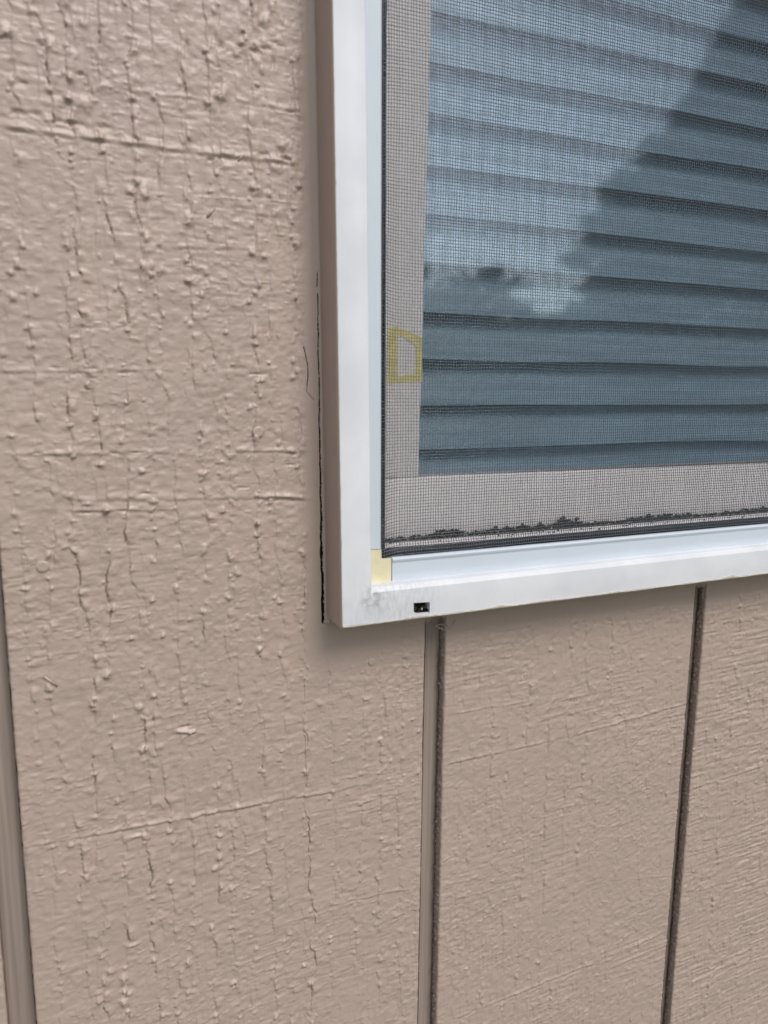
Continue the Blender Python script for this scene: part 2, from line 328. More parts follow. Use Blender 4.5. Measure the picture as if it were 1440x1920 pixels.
CHK = {}
def height(xs, zs, edges, fine=True):
    """height of the painted face in mm, towards the viewer"""
    X = xs[None, :]; Z = zs[:, None]
    H = np.zeros((len(zs), len(xs)), dtype=np.float32)
    left = 1-smst(.186, .21, X)
    amp = .72+.28*left
    H += .34*vn(X, Z, .030, .045, 1)*amp + .10*vn(X, Z, .010, .008, 2)*amp
    if not fine: return H
    Zs = Z + .012*X*np.where(X < .2, 1, -1)
    saw_mask = np.clip(.35+1.1*vn(X, Z, .05, .035, 3), 0.08, 1.2)
    right_saw = smst(.385, .41, X)*.55
    H += (.15-.07*left+right_saw*.12)*(saw_mask+right_saw)*vn(X, Zs, .013, .0016, 4) + .045*vn(X, Zs, .006, .0010, 5)*(saw_mask+.4)
    H += .23*vn(X+.0008*vn(X, Z, .004, .007, 25), Z, .0016, .010, 24)*np.clip(.5+.9*vn(X, Z, .028, .04, 26), 0, 1)
    H += .11*np.tanh(2.6*vn(X+.0004*vn(X, Z, .003, .006, 28), Z+.0003*vn(X, Z, .006, .003, 29), .0034, .0023, 27))*np.clip(.6+.8*vn(X, Z, .02, .025, 30), 0, 1)
    # blocky lift of the face between cracks
    Xw = X + .0016*vn(X, Z, .006, .005, 10); Zw = Z + .0012*vn(X, Z, .007, .004, 11)
    H += .07*amp*np.tanh(3.2*vn(Xw, Zw, .0065, .0052, 6)) + .05*np.tanh(3*vn(Xw, Zw, .0032, .0024, 7))
    H += (.95-.35*left)*amp*np.clip(vn(Xw, Zw, .0024, .0014, 15)-.42, 0, 1)*np.clip(.5+vn(X, Z, .03, .02, 16), 0, 1)
    H -= (.8-.4*left)*amp*np.clip(vn(Xw, Zw, .0020, .0016, 17)-.5, 0, 1)*np.clip(.5+vn(X, Z, .02, .03, 18), 0, 1)
    H += .030*vn(X, Z, .0013, .0011, 8) + .018*vn(X, Z, .0007, .0007, 9)
    # grain fissures
    for k, (gx, s) in enumerate(GRAIN):
        if gx < xs[0]-.02 or gx > xs[-1]+.02: continue
        gz = grain_x(k, zs)
        I = np.clip((.62 if k < 17 else .5)+.6*vn(zs*0+k, zs, 1, .016, 600+k)+.7*vn(zs*0+k, zs, 1, .0042, 700+k)+.3*vn(zs*0+k, zs, 1, .0016, 900+k), 0, 1.25)
        i0, i1 = np.searchsorted(xs, (gz.min()-.007, gz.max()+.009))
        if i1 <= i0: continue
        d = (xs[None, i0:i1]-gz[:, None])*1000; Ic = (I*s)[:, None]
        CHK.setdefault('now', []).append((i0, i1, (np.abs(d+.12) < .26) & (Ic > 1.0+.3*vn(zs*0+k, zs, 1, .002, 800+k)[:, None])))
        d = d + .45*vn(xs[None, i0:i1]+k, Z, .0012, .0022, 12)
        H[:, i0:i1] += 1.35*Ic*(.50*smst(-.2, .3, d)*(1-smst(.8, 6.5, d))*(.75+.5*vn(xs[None, i0:i1], Z, .0035, .0030, 19)) - .30*np.exp(-((d+.15)/.36)**2) - .12*np.exp(-((d+1.4)/1.6)**2))
    for (x0, z0, x1, z1, a, wd) in RIDGES:
        if x0 > xs[-1] or x1 < xs[0]: continue
        def fn(x, z):
            t = (x-x0)/(x1-x0); zc = z0+(z1-z0)*t + .0006*vn(x, z*0, .009, 1, 21)+.00025*vn(x, z*0, .0025, 1, 22)
            d = (z-zc)*1000
            e = smst(0, .04, t)*(1-smst(.96, 1, t))*(.62+.5*vn(x, z*0+z0, .008, .01, 23))
            e = np.clip(e, .05 if a > .3 else 0, 1.2)
            return a*e*(np.exp(-(d/np.where(d > 0, wd*1.2, wd*.62))**2) - .35*np.exp(-((d+wd*1.5)/(wd*.55))**2))
        add_window(H, xs, zs, x0, x1, min(z0, z1)-.006, max(z0, z1)+.006, fn)
    for sgn, lst in ((1, NUBS), (-1, PITS)):
        for i, (x, z, h, a, b) in enumerate(lst):
            if x < xs[0]-.005 or x > xs[-1]+.005: continue
            R = .0032*max(a, b, 1); sh = ((i*7919) % 100)/100*.8-.4
            def fn(X_, Z_):
                dx = (X_-x)*1000; dz = (Z_-z)*1000
                dx = dx + sh*dz*.5 + .38*a*vn(X_, Z_, .0019, .0016, 13); dz = dz + .35*b*vn(X_, Z_, .0014, .0015, 14)
                q = (dx/a)**2 + (dz/np.where(dz > 0, b*1.15, b*.72))**2
                return sgn*h*np.exp(-q**1.2)
            add_window(H, xs, zs, x-R, x+R, z-R, z+R, fn)
    H *= 1.3
    # thick smooth brushed paint beside and below the window frame
    sm = smst(.1125, .1175, X+.0012*vn(X*0, Z, 1, .006, 31))*(1-smst(.150, .185, X))*smst(-.165, -.142, Z)
    band = smst(-.150, -.138, Z)*smst(.118, .13, X)*(Z < -.1)
    H *= 1-.88*np.maximum(sm, band*.8)
    # raised rim and soft break at panel edges
    for e in edges:
        dd = np.abs(X-e)*1000
        H -= .9*np.exp(-(dd/.55)**2)*(1+.5*vn(X*0, Z, 1, .004, 41)) - .10*np.exp(-((dd-2.2)/1.2)**2)
    # fillet of paint and caulk against the frame, and the split that has opened in it
    if xs[0] < .12 < xs[-1]:
        dl = (TRIM_L(Z)-X)*1000
        H += np.where(Z > -.1275, 2.6*np.exp(-np.clip(dl, 0, 99)/.75), 0)
        cz = CRACK(zs)[:, None]; cw = crack_width(zs)[:, None]
        dc = np.abs(X-cz)*1000
        H -= np.where(cw > .03, 7.0*(1-smst(cw*.5, cw*.5+.12, dc)), 0)
        H += np.where(cw > .03, .18*np.exp(-((dc-cw*.5-.3)/.3)**2), 0)
        hx = np.interp(zs, [0.000, .006, .013, .022], [.1197, .1172, .1168, .1150])  # hairline crack, placed below
        pts = [wp(*p) for p in ((588, 750), (575, 735), (578, 705), (577, 682), (570, 650))]
        hz = np.array([p[1] for p in pts]); hxx = np.array([p[0] for p in pts])
        hx = np.interp(zs, hz, hxx)[:, None]+.00018*vn(Z*0, Z, 1, .0022, 75)
        on = ((Z > hz[0]) & (Z < hz[-1]))
        H -= np.where(on, 1.4*np.exp(-((X-hx)*1000/.17)**2), 0)
    return H

wall = thing('siding_wall', 'tan painted rough-sawn plywood siding wall with vertical grooves around the window', 'wall')
GDEP = 0.0068
GROOVES = [(-0.0410, -0.0287), (0.1870, 0.1997), (0.3935, 0.4030)]
GTILT = -0.0
def steps(a, b, h): return list(np.linspace(a, b, max(2, int(round((b-a)/h))+1)))
def axis(*segs):
    out = []
    for a, b, h in segs: out += steps(a, b, h)[:-1]
    out.append(segs[-1][1]); return np.array(out)
ZB, ZT = -1.40, 1.25
WX0, WX1, WZ0, WZ1 = 0.1172, 0.62, -0.1233, 0.48       # window frame outer edge
FX = 0.0005
def board(xs, zs, edges, fine=True, keep=None):
    CHK.clear(); H = height(xs, zs, edges, fine)
    m, n = H.shape
    V = np.empty((m, n, 3), np.float32); V[..., 0] = xs[None]; V[..., 2] = zs[:, None]; V[..., 1] = -H/1000.0
    # ragged board edges
    for e in edges:
        k = 0 if abs(xs[0]-e) < 1e-6 else n-1
        V[:, k, 0] += (.00025*vn(zs*0, zs, 1, .003, 55+k % 7) + .00012*vn(zs*0, zs, 1, .0009, 56))*1.0
        V[:, k, 1] = .0016
    idx = np.arange(m*n).reshape(m, n)
    F = np.stack([idx[:-1, :-1], idx[:-1, 1:], idx[1:, 1:], idx[1:, :-1]], -1)
    if keep is not None:
        cx = (xs[:-1]+xs[1:])/2; czz = (zs[:-1]+zs[1:])/2
        F = F[keep(cx[None, :], czz[:, None])]
    F = F.reshape(-1, 4)
    used = np.unique(F); mp = np.zeros(m*n, int); mp[used] = np.arange(len(used))
    yv = V.reshape(-1, 3)[:, 1]; xv = V.reshape(-1, 3)[:, 0]
    fz = V.reshape(-1, 3)[:, 2][F].mean(1); fx = xv[F].mean(1)
    deep = (yv[F].mean(1) > .00055) & ((np.abs(fx-CRACK(fz)) < .0017) | ((fx > .1152) & (fx < .1225) & (fz > .0) & (fz < .024))) & (xs[0] < .11 < xs[-1]) & (V.reshape(-1, 3)[:, 2][F].mean(1) > -.128)  # crack faces that take the painted-in dark
    C = np.zeros((m, n), bool)
    for i0, i1, c in CHK.get('now', []): C[:, i0:i1] |= c
    chk = C.reshape(-1)[F].mean(1) > .49
    o = mesh_obj('siding_board', V.reshape(-1, 3)[used], mp[F], [M_PAINT, M_DARK, M_CHECK], wall, smooth=4)
    o.data.polygons.foreach_set('material_index', np.where(deep, 1, np.where(chk, 2, 0)).astype(np.int32)); o.data.update()
    return o
zfine = (-.545, .25, .0005)
zax = axis((ZB, -.545, .03), zfine, (.25, ZT, .03))
zlow = axis((ZB, -.69, .03), (-.69, -.118, .00055))
# left edge board
board(axis((-1.3, -.075, .03), (-.075, -.0410, .0006)), axis((ZB, -.545, .03), (-.545, -.2, .0006), (-.2, ZT, .03)), [-.0410])
# main board beside and below the window
x1 = axis((-.0287, .1135, FX), (.1135, .1275, .00014), (.1275, .1870, FX))
board(x1, zax, [-.0287, .1870], keep=lambda x, z: (x < TRIM_L(z)+.0002) | (z < -.119) | (z > WZ1-.004))
# boards below the window
board(axis((.1997, .3935, .00055)), zlow, [.1997, .3935])
board(axis((.4030, .56, .0006), (.56, .80, .0009)), axis((ZB, -.69, .03), (-.69, -.118, .00055), (-.118, .50, .0011), (.50, ZT, .03)), [.4030, .80], keep=lambda x, z: (x > WX1-.004) | (z < -.119))
# the wall right of and above the window (outside the photograph)
for xs in (axis((.8127, 1.0, .02)), axis((1.0125, 1.9, .03))):
    board(xs, axis((ZB, ZT, .03)), [], fine=False, keep=lambda x, z: (x > WX1-.004) | (z < -.12) | (z > WZ1-.004))
for a, b in ((.1997, .3935), (.4030, WX1-.0045)):
    board(axis((a, b, .01)), axis((WZ1-.006, ZT, .03)), [], fine=False)

# grooves: floor and two side walls
def groove(xa, xb, zt, zb=ZB, fine=True):
    zs = axis((zb, -.69, .03), (-.69, zt, .0009)) if fine else axis((zb, zt, .03))
    n = len(zs)
    def strip(pts_fn, k, name, m):
        V = np.array([[pts_fn(i, z) for i in range(k)] for z in zs], np.float32)
        idx = np.arange(n*k).reshape(n, k)
        F = np.stack([idx[:-1, :-1], idx[:-1, 1:], idx[1:, 1:], idx[1:, :-1]], -1).reshape(-1, 4)
        return V, F
    jit = np.random.RandomState(int(abs(xa)*1e4)).randn(n, 12)*(.00032 if xa > 0 else .00008)
    jit = (jit + np.roll(jit, 1, 0))*.7
    lut = {z: i for i, z in enumerate(zs)}
    def floor(i, z):
        t = i/11; x = xa-.0004+(xb-xa+.0008)*t
        return (x, GDEP + .00025*math.sin(i*2.4)+.0002*math.sin(i*5.1+1), z)
    def side(i, z):                 # right wall, rough torn veneer
        t = i/9; q = jit[lut[z], i]*(0.25+1.6*math.sin(math.pi*t)) if 0 < i < 9 else 0
        return (xb-.0001-abs(q)*1.3+.0005*t*t, .0004+(GDEP+.0006-.0004)*t, z+q*.5)
    def lside(i, z):
        t = i/5; return (xa+.0001, .0004+(GDEP+.0004)*t, z)
    V1, F1 = strip(floor, 12, 'f', None); V2, F2 = strip(side, 10, 's', None); V3, F3 = strip(lside, 6, 'l', None)
    V = np.concatenate([V1.reshape(-1, 3), V2.reshape(-1, 3), V3.reshape(-1, 3)])
    F = np.concatenate([F1, F2+len(V1)*12, F3+len(V1)*12+len(V2)*10])
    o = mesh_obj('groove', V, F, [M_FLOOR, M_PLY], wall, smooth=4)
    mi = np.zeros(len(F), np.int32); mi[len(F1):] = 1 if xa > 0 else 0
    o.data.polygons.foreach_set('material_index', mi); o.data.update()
    return o
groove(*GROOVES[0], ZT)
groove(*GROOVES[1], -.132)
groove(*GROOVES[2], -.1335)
groove(.80, .8127, ZT, fine=False); groove(1.0, 1.0125, ZT, fine=False)

# caulk that closes the tops of the two grooves under the window
def plug(pts, seed):
    """thick painted caulk between the frame and the groove, with an uneven lower edge: pts = (x, z) along that edge"""
    mb = MB(); rr = random.Random(seed); n = 22; rows = []
    xs_ = np.linspace(pts[0][0], pts[-1][0], n)
    for k in range(8):
        row = []
        for x in xs_:
            zl = float(np.interp(x, [p[0] for p in pts], [p[1] for p in pts]))
            t = k/7
            z = -.117 + (zl+.117)*t
            y = .0007*t**3 + .006*max(0, (t-.8)/.2)**2 + rr.gauss(0, .00005)
            row.append((x, y+.0002, z+(rr.gauss(0, .00012) if k > 5 else 0)))
        rows.append(row)
    for a, b in zip(rows[:-1], rows[1:]):
        for i in range(n-1): mb.add([a[i], a[i+1], b[i+1], b[i]], [(0, 1, 2, 3)])
    o = mb.obj('caulk', M_CAULK, wall, smooth=4)
    bm = bmesh.new(); bm.from_mesh(o.data); bmesh.ops.remove_doubles(bm, verts=bm.verts, dist=1e-6); bmesh.ops.recalc_face_normals(bm, faces=bm.faces); bm.to_mesh(o.data); bm.free()
    return o
plug([(.1862, -.1396), (.1885, -.1386), (.1915, -.1362), (.1933, -.1347), (.196, -.1340), (.1985, -.1352), (.2006, -.1392)], 4)
plug([(.3928, -.1372), (.3952, -.1368), (.398, -.1362), (.401, -.1374), (.4036, -.1378)], 5)
# torn veneer splinters at the top of the middle groove
for pts, r in (([(817, 1174.5), (826, 1171), (833, 1171)], .00035), ([(818, 1175), (827, 1179), (836, 1183)], .0004),
               ([(834, 1168), (841, 1173), (847, 1180)], .0004), ([(848, 1176), (852, 1168), (857, 1161)], .0003), ([(833, 1170), (836, 1178), (836, 1190)], .0003)):
    mb = MB(); P = [at(*p, -.0012) for p in pts]
    mb.tube([(x, -.0006, z) for x, z in P], [r*.7, r, r*.5], 6); mb.obj('splinter', M_PAINT, wall)

# painted-over nail heads
for px, py, r, dome in ((80, 1062, .0030, .0007), (484, 810, .0030, .0008), (697, 1241, .0021, .0004), (1290, 1128, 0, 0)):
    if not r: continue
    x, z = wp(px, py); mb = MB(); rings = []
    h0 = -.0002
    for q, yy in ((1.12, .0008), (1.0, -.0002), (.93, -dome*.85), (.6, -dome*1.0), (.25, -dome*.93), (.02, -dome*.9)):
        rings.append([(x+r*q*math.cos(6.2832*j/32), h0+yy, z+r*q*.98*math.sin(6.2832*j/32)) for j in range(32)])
    mb.sweep(rings); mb.obj('nail_head', M_PAINT, wall, smooth=4)

# stray bristles and paint runs stuck in the paint
for px0, py0, px1, py1, r in ((388, 408, 402, 390, .00065), (82, 1268, 108, 1286, .0006), (446, 303, 456, 290, .0004), (12, 1275, 12, 1275, 0)):
    if not r: continue
    a = wp(px0, py0); b = wp(px1, py1); mb = MB()
    mb.tube([(a[0], -.0003, a[1]), ((a[0]+b[0])/2, -.0007, (a[1]+b[1])/2+.0002), (b[0], -.0004, b[1])], [r*.8, r, r*.7], 8)
    mb.obj('paint_drip', M_PAINT, wall, smooth=4)

# ------------------------------------------------------------------ the window
win = thing('window', 'white vinyl framed window set in the tan siding, blinds behind its glass', 'window')
def loop(Qo, Qi, prof):
    """sweep a profile of (t, y) points around the four corners; t runs from the outer quad to the inner one"""
    mb = MB(); rings = []
    for c in range(4):
        o, i = Vector(Qo[c]), Vector(Qi[c])
        rings.append([(o.x+(i.x-o.x)*p[0], p[-1], o.y+(i.y-o.y)*p[-2]) for p in prof])
    mb.sweep(rings, closed=True); return mb
def Xl(z, x0, s): return x0 - s*(z+.1233)
Qo = [(.1267, -.1233), (WX1, -.1225), (WX1, WZ1), (Xl(WZ1, .1267, .0157), WZ1)]
Qi = [(.1439, -.1036), (WX1-.0165, -.1036), (WX1-.0165, WZ1-.0202), (Xl(WZ1-.02, .1436, .0165), WZ1-.0202)]
frame = loop(Qo, Qi, [(0, .012), (0, -.0214), (.02, .015, -.0226), (.05, .04, -.0230), (.95, .855, -.0230), (.965, .875, -.0228), (.99, .975, -.0219), (1.0, 1.0, -.0212),
                      (1.0, -.0095), (.9, -.0095), (.9, .012)]).obj('frame', M_VINYL, win, smooth=.5)
# drainage slot cut through the face of the bottom member
wa, wb, wc, wd_ = at(775.5, 1130.5, -.023), at(806, 1129, -.023), at(806, 1149, -.023), at(776, 1151, -.023)
cut = MB(); cut.sweep([[(p[0], y, p[1]) for p in (wd_, wc, wb, wa)] for y in (-.035, -.0175)])
co = cut.obj('cut', M_DARK, None, smooth=None)
bo = frame.modifiers.new('slot', 'BOOLEAN'); bo.operation = 'DIFFERENCE'; bo.solver = 'EXACT'; bo.object = co
dg = bpy.context.evaluated_depsgraph_get()
nm = bpy.data.meshes.new_from_object(frame.evaluated_get(dg)); frame.modifiers.clear(); frame.data = nm
nm.set_sharp_from_angle(angle=.5)
bpy.data.objects.remove(co)
mb = MB(); cx0, cx1, cz0, cz1 = wa[0]-.0001, wb[0]+.0001, wd_[1]-.0001, wa[1]+.0001
# dark lining: the shade inside the slot put into its colour
mb.add([(cx0, -.0215, cz0), (cx1, -.0215, cz0), (cx1, -.0178, cz0), (cx0, -.0178, cz0),
        (cx0, -.0215, cz1), (cx1, -.0215, cz1), (cx1, -.0178, cz1), (cx0, -.0178, cz1)],
       [(3, 2, 6, 7), (0, 1, 2, 3), (0, 3, 7, 4), (1, 5, 6, 2), (4, 7, 6, 5)])
for v_ in range(8):
    pass
slot = mb.obj('weep_hole', M_DARK, frame, smooth=None)
rr = random.Random(9)
def blob(mb, c, r, k=7, rows=5, jx=.3, rnd=rr):
    rings = []
    for i in range(1, rows):
        a = math.pi*i/rows
        rings.append([(c[0]+r[0]*math.sin(a)*math.cos(6.2832*j/k)*(1+rnd.uniform(-jx, jx)), c[1]+r[1]*math.sin(a)*math.sin(6.2832*j/k)*(1+rnd.uniform(-jx, jx)),
                       c[2]+r[2]*math.cos(a)*(1+rnd.uniform(-jx, jx))) for j in range(k)])
    mb.sweep(rings)
mb = MB()
for _ in range(16):
    x = rr.uniform(cx0+.0008, cx1-.0008); blob(mb, (x, -.0195, cz0+rr.uniform(.0003, .0022)), (rr.uniform(.0003, .001),)*3)
mb.obj('grit', M_MOSS, frame)
mb = MB(); blob(mb, ((cx0+cx1)/2+.0012, -.0208, cz0+.0016), (.0005, .0004, .0007)); mb.obj('grit', M_FLAKE, frame)

# tan house paint, darkened for shade, over the side of the frame, ragged where it meets the white face
mb = MB(); zs_ = np.arange(-.1233, WZ1, .0012)
def edge_n(z, s, seed): return float(vn(np.array([0.]), np.array([z]), 1, s, seed)[0])
rows = []
for z in zs_:
    xl = TRIM_L(z)-.0004
    e = .0228 + .0003*edge_n(z, .003, 81) + .0004*edge_n(z, .02, 82)
    wob = .00012*edge_n(z, .008, 84)
    rows.append([(xl-.0003+wob, .003, z), (xl+wob, -.004, z), (xl-.0001-wob, -.012, z), (xl+.00005, -.0205, z), (xl+.0003, -.0219, z), (xl+.0007, -.0229, z), (xl+.0009+max(0, .0004*edge_n(z, .004, 83)), -.02325, z), (xl+.0011+max(0, .0004*edge_n(z, .004, 83)), -.0229, z)])
for a, b in zip(rows[:-1], rows[1:]):
    for i in range(7): mb.add([a[i], b[i], b[i+1], a[i+1]], [(0, 1, 2, 3)])
o = mb.obj('paint_coat', M_SIDEPAINT, win, smooth=4)
bm = bmesh.new(); bm.from_mesh(o.data); bmesh.ops.remove_doubles(bm, verts=bm.verts, dist=1e-6); bmesh.ops.recalc_face_normals(bm, faces=bm.faces); bm.to_mesh(o.data); bm.free()
# thin dried paint along the lower edge of the frame, flaking
mb = MB(); xs_ = np.arange(.1275, WX1, .0008); rows = []
for x in xs_:
    zb = -.1233+.0008*(x-.1267)/.49
    up = .0004+.0009*max(0, edge_n(x, .012, 91)+.15)+.0005*max(0, edge_n(x, .0035, 92))
    if .1772 < x < .1835: up += .0012*(1-abs(x-.180)/.0035)
    if .163 < x < .1765: up = .0017
    if .385 < x < .41: up += .0011*max(0, 1-abs(x-.397)/.012)
    lo = .0004+.00035*abs(edge_n(x, .002, 93))
    rows.append([(x, .002, zb-.0004), (x, -.012, zb-.0004), (x, -.0215, zb-lo), (x, -.0230, zb-lo*.4), (x, -.02345, zb+.0004), (x, -.0234, zb+up), (x, -.0229, zb+up+.0001)])
for a, b in zip(rows[:-1], rows[1:]):
    for i in range(6): mb.add([a[i], b[i], b[i+1], a[i+1]], [(0, 1, 2, 3)])
o = mb.obj('paint_edge', M_FLAKE, win, smooth=4)
bm = bmesh.new(); bm.from_mesh(o.data); bmesh.ops.remove_doubles(bm, verts=bm.verts, dist=1e-6); bmesh.ops.recalc_face_normals(bm, faces=bm.faces); bm.to_mesh(o.data); bm.free()

# the track the screen and the sash stand in
ZS = -.0868
Q1 = [(.138, -.108), (WX1-.012, -.108), (WX1-.012, WZ1-.012), (.130, WZ1-.012)]
Q2 = [(.1545, ZS), (WX1-.032, ZS), (WX1-.032, WZ1-.034), (.1500, WZ1-.034)]
loop(Q1, Q2, [(0, -.0090), (.93, -.0088), (1, -.0083), (1, .03), (0, .03)]).obj('track', M_SASH, win, smooth=.5)

# sash: full-width bottom and top rails, stiles between them
sash = MB()
def bar(mb, A, B, C, Dd, y0, y1, bev=.0012):
    """a front-bevelled member; A B C Dd are its front corners (x, z), anticlockwise"""
    c = Vector((sum(p[0] for p in (A, B, C, Dd))/4, sum(p[1] for p in (A, B, C, Dd))/4))
    def inset(q, p):
        q = Vector(q); d = Vector((math.copysign(1, c.x-q.x), math.copysign(1, c.y-q.y))); return (q.x+d.x*p, q.y+d.y*p)
    rings = [[(*q, y) for q in (A, B, C, Dd)] for y in (y1, y0+bev)]
    rings += [[(*inset(q, bev*.3), y0+bev*.3) for q in (A, B, C, Dd)], [(*inset(q, bev), y0) for q in (A, B, C, Dd)]]
    mb.sweep([[(x, y, z) for x, z, y in r] for r in rings])
SXR = WX1-.034; SZT = WZ1-.036
r1 = MB(); bar(r1, (.1548, ZS+.0003), (SXR, ZS+.0003), (SXR, -.0528), (.1548, -.0516), .012, .032)
sasho = r1.obj('sash', M_SASH, win, smooth=.5)
for q in ([(.1548, -.0513), (.1869, -.0513), (.1868-.0114*-.47+.0, SZT-.03), (.1500, SZT-.03)], [(SXR-.034, -.0525), (SXR, -.0525), (SXR, SZT-.03), (SXR-.034, SZT-.03)]):
    s_ = MB(); bar(s_, *q, .0120, .0318); s_.obj('stile', M_SASH, sasho, smooth=.5)
s_ = MB(); bar(s_, (.150, SZT-.0297), (SXR, -.0297+SZT), (SXR, SZT), (.150, SZT), .012, .032); s_.obj('rail', M_SASH, sasho, smooth=.5)
g = MB(); g.add([(.17, .0185, -.07), (SXR-.02, .0185, -.07), (SXR-.02, .0185, SZT-.015), (.17, .0185, SZT-.015)], [(0, 1, 2, 3)])
g.obj('glass', M_GLASS, sasho, smooth=None)
# strip on the glazing bead round the pane; edge shading put into its grey-brown
Qa = [(.1862, -.0535), (SXR-.0335, -.0535), (SXR-.0335, SZT-.0295), (.1915, SZT-.0295)]
Qb = [(.1884, -.0515), (SXR-.0352, -.0515), (SXR-.0352, SZT-.0312), (.1937, SZT-.0312)]
loop(Qa, Qb, [(0, .0182), (0, .0150), (.6, .0150), (1, .0168), (1, .0182)]).obj('bead_shade', mat('grey_brown_shade', (0.20, 0.15, 0.12), .6, .3), sasho, smooth=.5)

# yellow five-sided outline on the face of the stile
oq = [at(*p, .012) for p in ((727, 614), (742, 612), (768, 622), (792, 634), (792, 716), (760, 717), (727, 721))]
iq = [at(*p, .012) for p in ((745, 632), (747, 628), (762, 636), (779, 648), (779, 701), (762, 703), (746, 706))]
mb = MB(); n = len(oq)
V = [(p[0], .01185, p[1]) for p in oq]+[(p[0], .0117, p[1]) for p in iq]+[(p[0], .0120, p[1]) for p in oq]+[(p[0], .0120, p[1]) for p in iq]
F = []
for i in range(n):
    j = (i+1) % n; F += [(i, j, n+j, n+i), (2*n+i, 2*n+j, j, i), (n+i, n+j, 3*n+j, 3*n+i)]
mb.add(V, F); tag(mb.obj('yellow_outline', M_OUTLINE, sasho, smooth=None), 'yellow five-sided outline on the sash stile')

# ------------------------------------------------------------------ the insect screen
scr = thing('insect_screen', 'charcoal insect screen in a pale blue-white frame, fitted inside the white window frame', 'window screen')
SX1 = WX1-.0168; ST = WZ1-.0208
XR = lambda z: .1528 - .0072*(z+.0854)
def rail(name, prof_pts, path0, path1):
    mb = MB(); mb.sweep([[path0(p) for p in prof_pts], [path1(p) for p in prof_pts]]); return mb.obj(name, M_SCRFRAME, scr, smooth=.7)
# left rail: u = distance from its inner edge
lp = [(-.0150, -.0095), (-.0150, -.0136), (-.0085, -.0138), (-.0060, -.0136), (-.0010, -.0139), (-.0003, -.0134), (0, -.0126), (0, -.0095)]
rail('rail', lp, lambda p: (XR(-.0853)+p[0]*.9, p[1], -.0853), lambda p: (XR(.455)+p[0]*.8, p[1], ST-.014))
bp = [(-.0150, -.0095), (-.0150, -.0137), (-.0136, -.0141), (-.0030, -.0138), (-.0022, -.0145), (-.0010, -.0146), (-.0002, -.0138), (0, -.0125), (0, -.0095)]
rail('rail', bp, lambda p: (.1591, p[1], -.0908+p[0]*.93), lambda p: (SX1-.0165, p[1], -.0908+p[0]*.93))
rail('rail', lp, lambda p: (SX1-.013-p[0]*.85, p[1], -.0853), lambda p: (SX1-.013-p[0]*.85, p[1], ST-.014))
rail('rail', bp, lambda p: (.1591, p[1], ST-.0135-p[0]*.9), lambda p: (SX1-.0165, p[1], ST-.0135-p[0]*.9))
def key(poly, name='corner_key'):
    mb = MB(); c = (sum(p[0] for p in poly)/len(poly), sum(p[1] for p in poly)/len(poly))
    rings = [[(x, -.0095, z) for x, z in poly], [(x, -.0131, z) for x, z in poly], [(x+(c[0]-x)*.03, -.0135, z+(c[1]-z)*.03) for x, z in poly]]
    mb.sweep(rings); return mb.obj(name, M_KEY, scr, smooth=.7)
key([(.1405, -.1062), (.1589, -.1062), (.1589, -.0912), (.1540, -.0912), (.1530, -.0906), (.1528, -.0856), (.1405, -.0856)])
key([(SX1, -.1062), (SX1, -.0856), (SX1-.0129, -.0856), (SX1-.0129, -.0912), (SX1-.0162, -.0912), (SX1-.0162, -.1062)])
key([(SX1, ST), (SX1-.0162, ST), (SX1-.0162, ST-.0132), (SX1-.0129, ST-.0135), (SX1, ST-.0135)])
key([(.135, ST), (.135, ST-.0138), (.1485, ST-.0138), (.1588, ST-.0132), (.1588, ST)])
# black spline pressed into the inner channel of the frame
mb = MB(); rz = [XR(-.09)+.0021, XR(.455)+.0021]
for (p, q) in (((rz[0]-.0004, -.0905), (rz[1], ST-.014)), ((rz[0]-.001, -.0882), (SX1-.0145, -.0882)), ((SX1-.0155, -.0885), (SX1-.0155, ST-.014)), ((rz[1], ST-.0155), (SX1-.0145, ST-.0155))):
    P = []
    N_ = 60
    for i in range(N_+1):
        t = i/N_; P.append((p[0]+(q[0]-p[0])*t+.00012*rr.uniform(-1, 1), -.0097+.0003*rr.uniform(-1, 1), p[1]+(q[1]-p[1])*t+.00012*rr.uniform(-1, 1)))
    mb.tube(P, [.0019*(1+rr.uniform(-.12, .12)) for _ in P], 10)
# floor of the channel, also black
mb.sweep([[(XR(-.0905)-.0006, y, z) for y, z in ((-.0086, -.0912), (-.0111, -.0912), (-.0111, -.0865), (-.0086, -.0865))], [(SX1-.013, y, z) for y, z in ((-.0086, -.0912), (-.0111, -.0912), (-.0111, -.0865), (-.0086, -.0865))]])
mb.sweep([[(XR(z)+d, y, z) for d, y in ((-.0006, -.0086), (-.0006, -.0118), (.0032, -.0112), (.0032, -.0086))] for z in (-.0909, ST-.0135)])
mb.obj('spline', M_SPLINE, scr, smooth=4)

# woven mesh: every strand goes over and under
PX_, PZ_, RT = .00158, .00166, .00018
x0m, x1m, z0m, z1m = .1535, SX1-.0145, -.0895, ST-.0145
nx = int((x1m-x0m)/PX_)+1; nz = int((z1m-z0m)/PZ_)+1
gi, gj = np.meshgrid(np.arange(nx), np.arange(nz))
xb = x0m+gi*PX_ - .0072*(gj*PZ_); zb = z0m+gj*PZ_
wave = .00045*vn(xb, zb, .035, .03, 201) + .00014*vn(xb, zb, .006, .09, 202)
gx = xb + .0004*vn(xb, zb, .04, .025, 203) + .00012*vn(xb, zb*0, .0016, 1, 204) + .00007*vn(xb, zb, .0016, .004, 207)
gz = zb + wave + .00014*vn(xb*0, zb, 1, .0016, 205) + .00007*vn(xb, zb, .004, .0016, 208)
edge = np.exp(-(xb-x0m)/.0065)
gz += edge*.0016*(np.sin(zb*26+.6)) - .0009*np.exp(-(xb-x0m)/.02)*(zb < .03)
gz += .0000
